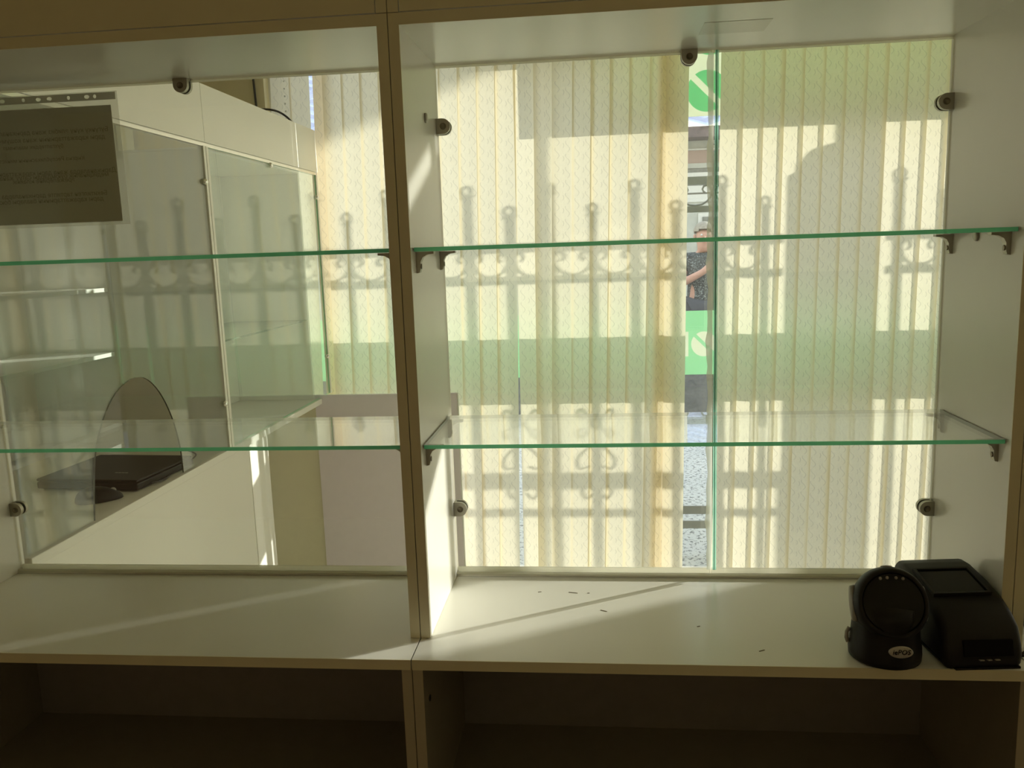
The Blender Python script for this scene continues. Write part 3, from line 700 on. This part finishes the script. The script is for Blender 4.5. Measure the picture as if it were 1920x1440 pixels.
# right group: right edge on the room side
for i, x in enumerate((0.871, 0.950, 1.029, 1.105, 1.183, 1.263, 1.341, 1.419, 1.495, 1.572, 1.650, 1.728, 1.806)):
    slat(None, R_(-5.5+random.uniform(-1, 1)), right=x, twist=R_(random.uniform(-2, 2)), shift=random.uniform(-0.006, 0.002))
x = 1.884
while x < 3.62:
    slat(None, R_(-5.5), right=x); x += 0.078
for x in (3.713, 3.842, 4.455, 4.62):   # unseen slats left out further right to let more sunlight in
    slat(None, R_(-5.5), right=x)
ch = MB()
for k in range(60):
    z = 1.74-k*0.03
    ch.add([(-0.985+0.003*math.cos(a), YB-0.03+0.003*math.sin(a), z+dz) for dz in (-0.003, 0.003) for a in (0, PI/2, PI, 3*PI/2)],
           [[0, 1, 5, 4], [1, 2, 6, 5], [2, 3, 7, 6], [3, 0, 4, 7], [3, 2, 1, 0], [4, 5, 6, 7]])
o = ch.build('bead_chain', M['pvc'], bl); o['kind'] = 'stuff'

# ------------------------------------------------------------------ films stuck on the shop window (outside face)
yf0, yf1 = YW+0.0035, YW+0.0043
def print_film(name, base, ink, discs=(), bars=(), trans=0.55, clear=0.0, repeat=None):
    """flat print on a translucent film: discs cut by a diagonal band (x, z, r, band), bars (x0, x1, z0, z1); room coordinates"""
    m, n, o = nodes(name)
    g = N(n, 'ShaderNodeNewGeometry'); sp_ = N(n, 'ShaderNodeSeparateXYZ'); n.links.new(g.outputs['Position'], sp_.inputs[0])
    X, Z = sp_.outputs[0], sp_.outputs[2]; total = None
    def acc(v):
        nonlocal total
        total = v if total is None else math_n(n, 'MAXIMUM', total, v)
    for cx, cz, r, band in discs:
        dz = math_n(n, 'SUBTRACT', Z, cz); dx = math_n(n, 'SUBTRACT', X, cx)
        if repeat:
            row = math_n(n, 'ROUND', math_n(n, 'DIVIDE', dz, repeat[1]))
            dz = math_n(n, 'SUBTRACT', dz, math_n(n, 'MULTIPLY', row, repeat[1]))
            dx = math_n(n, 'SUBTRACT', dx, math_n(n, 'MULTIPLY', row, 0.012))
            col = math_n(n, 'ROUND', math_n(n, 'DIVIDE', dx, repeat[0])); dx = math_n(n, 'SUBTRACT', dx, math_n(n, 'MULTIPLY', col, repeat[0]))
        d2 = math_n(n, 'ADD', math_n(n, 'MULTIPLY', dx, dx), math_n(n, 'MULTIPLY', dz, dz))
        inside = math_n(n, 'LESS_THAN', d2, r*r)
        off = math_n(n, 'GREATER_THAN', math_n(n, 'ABSOLUTE', math_n(n, 'ADD', dx, dz)), band/2*1.4142)
        acc(math_n(n, 'MULTIPLY', inside, off))
    for a0, a1, b0, b1 in bars:
        acc(math_n(n, 'MULTIPLY', math_n(n, 'MULTIPLY', math_n(n, 'GREATER_THAN', X, a0), math_n(n, 'LESS_THAN', X, a1)),
                   math_n(n, 'MULTIPLY', math_n(n, 'GREATER_THAN', Z, b0), math_n(n, 'LESS_THAN', Z, b1))))
    c = N(n, 'ShaderNodeMixRGB'); c.inputs[1].default_value = (*base, 1); c.inputs[2].default_value = (*ink, 1); n.links.new(total, c.inputs[0])
    d = N(n, 'ShaderNodeBsdfDiffuse'); t = N(n, 'ShaderNodeBsdfTranslucent'); n.links.new(c.outputs[0], d.inputs[0]); n.links.new(c.outputs[0], t.inputs[0])
    mx = N(n, 'ShaderNodeMixShader'); mx.inputs[0].default_value = trans; n.links.new(d.outputs[0], mx.inputs[1]); n.links.new(t.outputs[0], mx.inputs[2])
    tr = N(n, 'ShaderNodeBsdfTransparent'); m2 = N(n, 'ShaderNodeMixShader'); m2.inputs[0].default_value = clear
    n.links.new(mx.outputs[0], m2.inputs[1]); n.links.new(tr.outputs[0], m2.inputs[2]); n.links.new(m2.outputs[0], o.inputs[0])
    return m
GREEN, PALE = (0.50, 0.86, 0.56), (0.90, 0.93, 0.78)
M['discfilm'] = print_film('pale_film_green_discs', PALE, (0.36, 0.78, 0.46), discs=[(0.762, 1.234, 0.0845, 0.026)], repeat=(0.24, 0.228), clear=0.05)
M['letterfilm'] = print_film('green_film_pale_letters', GREEN, PALE, discs=[(0.752, 0.164, 0.055, 0.015)], bars=[(0.664, 0.685, 0.110, 0.219)], clear=0.25)
s1 = thing('window_sticker', 'pale window sticker printed with cut green discs, high on the glass', 'sticker', (1.4, YW, 1.13))
B(0.352, 2.37, yf0, yf1, 1.132, 1.72).build('film', M['discfilm'], s1)
s2 = thing('window_sticker', 'green window sticker band with pale letters, at mid height of the glass', 'sticker', (0.7, YW, 0.03))
B(-1.05, 2.37, yf0, yf1, 0.028, 0.311).build('film', M['letterfilm'], s2)
s_shade = thing('window_sticker', 'plain pale film added unseen on the rightmost pane to cut the sun', 'sticker', (4.9, YW, 1.25))
B(3.80, 4.84, yf0, yf1, 1.25, 1.72).build('film', M['palefilm'], s_shade)  # added to keep direct sun off the upper part of the side panel
s3 = thing('window_sticker', 'plain pale window film left of the disc sticker, near the top', 'sticker', (0.0, YW, 1.405))
B(-0.25, 0.352, yf0, yf1, 1.405, 1.72).build('film', M['palefilm'], s3)

# ------------------------------------------------------------------ street: ground, iron fence, gate pillar
B(-40, 60, 2.62, 60, GR-0.2, GR).build('street_ground', M['pebble'], kind='structure')
YF = 3.0; PIT = 0.173
fn = thing('iron_fence', 'grey wrought iron fence with scrolls and curled bar tops outside the window', 'fence', (2.5, YF, GR))
bars = [0.858+PIT*k for k in range(-4, 30)]
PX0, PX1 = 1.03+SUNX*0.7, 1.45+SUNX*0.7
def arc(cx, cz, r, a0, a1, n=10): return [(cx+r*math.cos(a0+(a1-a0)*k/n), YF, cz+r*math.sin(a0+(a1-a0)*k/n)) for k in range(n+1)]
bw = 0.0072
for k, x in enumerate(bars):
    if PX0-0.03 < x < PX1+0.03: continue
    top = 1.160 if k % 2 == 1 else 1.072
    m = MB().box(x-bw, x+bw, YF-bw, YF+bw, GR, top-0.037)
    m.box(x-0.012, x+0.012, YF-0.010, YF+0.010, top-0.047, top-0.037)
    m.build('fence_bar', M['iron'], fn)
    MB().tube(arc(x-0.002, top-0.0185, 0.0185, -PI/2, -PI/2+2*PI, 18), 0.0050, 7).build('bar_curl', M['iron'], fn)
segs = [(bars[0]-0.1, PX0), (PX1, bars[-1]+0.1)]
for a, b in segs:
    for z0, z1 in ((0.884, 0.920), (0.752, 0.782), (-0.777, -0.734), (-0.854, -0.814)):
        B(a, b, YF-0.006, YF+0.006, z0, z1).build('fence_rail', M['ironlight'], fn)
half = [(0.000, 0.785), (0.030, 0.789), (0.056, 0.803), (0.072, 0.825), (0.077, 0.850), (0.070, 0.870), (0.056, 0.880), (0.041, 0.876), (0.034, 0.862), (0.040, 0.850), (0.048, 0.846)]
base_sc = None
for k, x in enumerate(bars[:-1]):
    cx = x+PIT/2
    if PX0-0.09 < cx < PX1+0.09: continue
    pts = [(cx-p[0], YF, p[1]) for p in half[::-1]]+[(cx+p[0], YF, p[1]) for p in half[1:]]
    MB().tube(pts, 0.0052, 6).build('fence_scroll', M['iron'], fn)
def motif(x, z):
    m = MB()
    for s in (-1, 1):
        for q in (1, -1):
            P = [(x+s*0.012, YF, z), (x+s*0.035, YF, z+q*0.030), (x+s*0.060, YF, z+q*0.062), (x+s*0.075, YF, z+q*0.050), (x+s*0.070, YF, z+q*0.028), (x+s*0.048, YF, z+q*0.022)]
            m.tube(spline(P), 0.0042, 6)
        P = [(x+s*0.010, YF, z-0.10), (x+s*0.05, YF, z-0.12), (x+s*0.080, YF, z-0.16), (x+s*0.070, YF, z-0.20), (x+s*0.03, YF, z-0.19)]
        m.tube(spline(P), 0.0042, 6)
        P = [(x+s*0.010, YF, z-0.30), (x+s*0.045, YF, z-0.27), (x+s*0.065, YF, z-0.30), (x+s*0.045, YF, z-0.335), (x+s*0.012, YF, z-0.31)]
        m.tube(spline(P), 0.0042, 6)
    m.build('fence_motif', M['iron'], fn)
for k, x in enumerate(bars):
    xb = x-SUNX*0.7
    if k in (5, 6): pass
for xb in (-0.047, 0.273): motif(xb+SUNX*0.7+0.0, 0.150)
# gate pillar with a scrolled cap and a tall post behind it: they cast the wide shadow on the blind
gpil = thing('gate_pillar', 'plastered gate pillar with a rounded scroll cap in the fence', 'pillar', ((PX0+PX1)/2, YF+0.02, GR))
m = MB().box(2.36, 2.638, YF-0.02, YF+0.02, GR, 1.15)
m.build('shaft', M['pillar'], gpil)
cxx = 2.36
capp = [(cxx, 1.140), (2.60, 1.140), (2.60, 1.190), (cxx+0.150, 1.190), (cxx+0.172, 1.214), (cxx+0.176, 1.240), (cxx+0.160, 1.262), (cxx+0.130, 1.268), (cxx+0.096, 1.258), (cxx+0.068, 1.238), (cxx+0.046, 1.212), (cxx+0.030, 1.196), (cxx+0.034, 1.176), (cxx+0.020, 1.166), (cxx, 1.158)]
MB().prism(capp, YF-0.018, YF+0.018).build('scroll_cap', M['pillar'], gpil)
po = B(2.819, 2.961, YF+0.15, YF+0.17, GR, 2.6).build('tall_post', M['pillar'])
tag(po, 'tall square post rising behind the gate pillar', 'post')
hr = thing('added_handrail', 'two-bar handrail added unseen behind the fence to shadow the blind', 'handrail', (1.9, 3.5, GR))  # unseen; added to cast the soft bands low on the blind
for z0, z1 in ((0.075, 0.135), (-0.05, -0.028)):
    B(0.6, 3.3, 3.48, 3.52, z0, z1).build('rail', M['iron'], hr)
for x in (3.25,): B(x, x+0.04, 3.48, 3.52, GR, 0.075).build('upright', M['iron'], hr)
# far side of the street
fw_ = B(-6, 22, 6.80, 7.0, GR, -0.55).build('low_wall', M['concrete']); tag(fw_, 'low dark concrete wall across the street', 'wall')
ff_ = thing('far_fence', 'row of thin dark fence bars on the wall across the street', 'fence', (6, 6.9, -0.55))
for k in range(90):
    x = 1.0+k*0.17
    B(x-0.02, x+0.02, 6.88, 6.92, -0.55, -0.08).build('fence_bar', M['iron'], ff_)
for z in (-0.14, -0.45): B(0.9, 16.3, 6.885, 6.915, z, z+0.03).build('fence_rail', M['iron'], ff_)
sw = B(9.0, 34.0, 9.5, 9.75, GR, 1.9).build('added_street_wall', M['pillar']); tag(sw, 'long wall added unseen off to the right to dim reflected sky', 'wall')  # unseen wall added to block bright sky in the counter glass reflections
hs = thing('house', 'single-storey house with banded facade and blue-grey tile roof across the street', 'house', (6, 15, GR))
YH = 13.0
bands = [(2.26, 2.13, 'housegrey', 0), (2.13, 2.108, 'housetrim', 0.05), (2.108, 1.902, 'housebrown', 0), (1.902, 1.826, 'housegrey', 0.02), (1.826, 1.752, 'housedark', 0),
         (1.752, 1.69, 'housetrim', 0.06), (1.69, 1.545, 'housedark', 0), (1.545, 1.434, 'housetrim', 0.03), (1.434, 1.405, 'housedark', 0), (1.405, 1.285, 'housetrim', 0.02), (1.285, 1.16, 'housegrey', 0), (1.16, GR, 'housegrey', 0)]
for z1, z0, mt, pr in bands:
    B(-8, 10, YH-pr, YH+4, z0, z1).build('wall_band', M[mt], hs)
B(-8.6, 10.6, YH-0.5, YH+0.1, 2.26, 2.42).build('eave', M['eave'], hs)
for xw in (1.99,):
    B(xw-0.02, xw+0.9, YH-0.03, YH+0.02, -0.3, 1.10).build('window', M['housetrim'], hs)
    B(xw+0.05, xw+0.83, YH-0.05, YH-0.025, -0.2, 1.04).build('window_glass', M['housedark'], hs)
# metal tile roof: stepped, wavy sheet
m = MB(); rows = 14; nx = 128
vv = []; ff = []
for j in range(rows):
    for e in (0, 1):
        yy = YH-0.55+(j+e)*0.30; zz = 2.40+(j+e)*0.16+(0.06 if e == 0 else 0.0)
        for i in range(nx+1):
            x = -8.6+19.2*i/nx
            vv.append((x, yy, zz+0.045*math.sin(i*PI/2)))
for j in range(rows*2-1):
    for i in range(nx): ff.append([j*(nx+1)+i, j*(nx+1)+i+1, (j+1)*(nx+1)+i+1, (j+1)*(nx+1)+i])
m.add(vv, ff).build('roof_sheet', M['roof'], hs)
# unseen sheet added to the right: its sloping edge shades the upper left of the blind
dy_ = 5.0
ev = MB()
E0 = (-1.5+SUNX*dy_, YB+dy_, 0.83+SUNZ*dy_); E1 = (0.02+SUNX*dy_, YB+dy_, 1.372+SUNZ*dy_)
ev.prism([(E0[0], E0[2]), (E1[0], E1[2]), (E1[0], E1[2]+2.0), (E0[0], E0[2]+2.0)], YB+dy_, YB+dy_+0.15)
o = ev.build('shade_sheet', M['roof']); tag(o, 'unseen sloping sheet added off to the right to shade the blind', 'roof')

# ------------------------------------------------------------------ person outside
def person(x, y):
    root = thing('person', 'person in a dark patterned shirt standing behind the fence with an arm raised', 'person', (x, y, GR), local=True)
    J = {'pel': (0, 0, 0.98, 0.15), 'sp': (0, 0.01, 1.15, 0.14), 'ch': (0, 0, 1.36, 0.165), 'nk': (0, 0.01, 1.50, 0.065), 'hd0': (0, -0.01, 1.585, 0.075), 'hd1': (0, 0.0, 1.68, 0.098), 'hd2': (0, 0.01, 1.76, 0.075),
         'shl': (-0.19, 0, 1.44, 0.075), 'ell': (-0.27, -0.05, 1.17, 0.05), 'wrl': (-0.05, -0.22, 1.30, 0.037), 'hal': (0.03, -0.24, 1.36, 0.035),
         'shr': (0.19, 0, 1.44, 0.075), 'elr': (0.25, 0.02, 1.15, 0.05), 'wrr': (0.26, -0.04, 0.90, 0.037), 'har': (0.26, -0.06, 0.82, 0.035),
         'hil': (-0.10, 0, 0.92, 0.10), 'knl': (-0.11, -0.01, 0.51, 0.062), 'anl': (-0.11, 0.01, 0.09, 0.042), 'tol': (-0.12, -0.15, 0.035, 0.035),
         'hir': (0.10, 0, 0.92, 0.10), 'knr': (0.11, -0.01, 0.51, 0.062), 'anr': (0.11, 0.01, 0.09, 0.042), 'tor': (0.12, -0.15, 0.035, 0.035)}
    Ed = [('pel', 'sp'), ('sp', 'ch'), ('ch', 'nk'), ('nk', 'hd0'), ('hd0', 'hd1'), ('hd1', 'hd2'), ('ch', 'shl'), ('shl', 'ell'), ('ell', 'wrl'), ('wrl', 'hal'), ('ch', 'shr'), ('shr', 'elr'), ('elr', 'wrr'), ('wrr', 'har'),
          ('pel', 'hil'), ('hil', 'knl'), ('knl', 'anl'), ('anl', 'tol'), ('pel', 'hir'), ('hir', 'knr'), ('knr', 'anr'), ('anr', 'tor')]
    def skin(name, keys, edges, rootkey, grow=0.0, radii=None):
        idx = {k: i for i, k in enumerate(keys)}
        me = bpy.data.meshes.new(name); me.from_pydata([J[k][:3] for k in keys], [(idx[a], idx[b]) for a, b in edges], [])
        o = bpy.data.objects.new(name, me); COL.objects.link(o)
        sm = o.modifiers.new('skin', 'SKIN'); su = o.modifiers.new('sub', 'SUBSURF'); su.levels = su.render_levels = 2
        if not me.skin_vertices: me.attributes.new('skin', 'FLOAT', 'POINT')
        for k, i in idx.items():
            r = J[k][3]+grow; me.skin_vertices[0].data[i].radius = (r*(1.15 if k in ('pel', 'sp', 'ch') else 1), r*(0.8 if k in ('pel', 'sp', 'ch') else 1))
            me.skin_vertices[0].data[i].use_root = (k == rootkey)
        dg = bpy.context.evaluated_depsgraph_get(); m2 = bpy.data.meshes.new_from_object(o.evaluated_get(dg))
        bpy.data.objects.remove(o); m2.name = name
        return m2
    def put(name, me, mats, par):
        me.materials.clear()
        for q in mats: me.materials.append(q)
        for f in me.polygons: f.use_smooth = True
        o = bpy.data.objects.new(name, me); COL.objects.link(o); o.parent = par; return o
    # fingers: five short chains per hand, rooted in the palm
    for hnd, s in (('hal', 1), ('har', -1)):
        hx, hy, hz, _ = J[hnd]
        d = Vector((0.8, -0.15, 0.55)).normalized() if hnd == 'hal' else Vector((0, -0.2, -1)).normalized()
        side = Vector((0, -1, 0)).cross(d).normalized() if hnd == 'hal' else Vector((0, 1, 0))
        for i, (off, ln) in enumerate(((-0.030, 0.055), (-0.012, 0.075), (0.006, 0.082), (0.022, 0.076), (0.036, 0.058))):
            p0 = Vector((hx, hy, hz))+side*off*0.6; ks = [hnd]
            for j in (1, 2):
                kk = f'{hnd}{i}{j}'; q = p0+side*off*0.5+d*ln*j*0.55+Vector((0, -0.012*j, 0)); J[kk] = (q.x, q.y, q.z, 0.010); Ed.append((ks[-1], kk)); ks.append(kk)
    body = put('body', skin('body', list(J), Ed, 'pel'), [M['skin']], root)
    ks = ['pel', 'sp', 'ch', 'shl', 'shr']
    J2 = dict(J)
    J['sl'] = (-0.235, -0.022, 1.29, 0.062); J['sr'] = (0.225, 0.01, 1.29, 0.062); J['hm'] = (0, 0, 0.90, 0.155)
    put('shirt', skin('shirt', ['pel', 'sp', 'ch', 'shl', 'shr', 'sl', 'sr', 'hm'], [('pel', 'sp'), ('sp', 'ch'), ('ch', 'shl'), ('shl', 'sl'), ('ch', 'shr'), ('shr', 'sr'), ('pel', 'hm')], 'pel', 0.018), [M['shirt']], root)
    J['hp'] = (0, 0, 0.97, 0.145)
    put('trousers', skin('trousers', ['hp', 'hil', 'knl', 'anl', 'hir', 'knr', 'anr'], [('hp', 'hil'), ('hil', 'knl'), ('knl', 'anl'), ('hp', 'hir'), ('hir', 'knr'), ('knr', 'anr')], 'hp', 0.016), [M['trouser']], root)
    # hair cap, eyes, nose, mouth, ears
    bm = bmesh.new(); bmesh.ops.create_uvsphere(bm, u_segments=20, v_segments=14, radius=1)
    for v in bm.verts:
        v.co = (0.108*v.co.x, 0.118*v.co.y+0.022, 0.105*v.co.z+1.735)
    bmesh.ops.delete(bm, geom=[v for v in bm.verts if v.co.z < 1.69+max(0, -v.co.y)*0.55], context='VERTS')
    me = bpy.data.meshes.new('hair'); bm.to_mesh(me); bm.free(); put('hair', me, [M['hair']], root)
    f = MB()
    A = Matrix.Translation((0, -0.098, 1.665))
    MB().add([(-0.014, -0.088, 1.640), (0.014, -0.088, 1.640), (0, -0.118, 1.645), (0, -0.090, 1.700)], [[0, 1, 2], [1, 3, 2], [3, 0, 2], [0, 3, 1]]).build('nose', M['skin'], root)
    for s in (-1, 1):
        A = Matrix.Translation((s*0.034, -0.088, 1.695)) @ Matrix.Rotation(PI/2, 4, 'X'); MB().lathe([(0.011, -0.004), (0.010, 0.004), (0.004, 0.006)], 12, 0, A).build('eye', M['housetrim'], root)
        A = Matrix.Translation((s*0.098, 0.005, 1.675)) @ Matrix.Rotation(s*PI/2, 4, 'Y') @ Matrix.Diagonal((1.5, 1, 1, 1)); MB().lathe([(0.020, -0.012), (0.020, 0.008), (0.010, 0.012)], 12, 0, A).build('ear', M['skin'], root)
    B(-0.024, 0.024, -0.094, -0.082, 1.615, 1.624).build('mouth', pbr('lips', (0.40, 0.16, 0.13), 0.5), root)
    return root
person(1.44, 8.0)
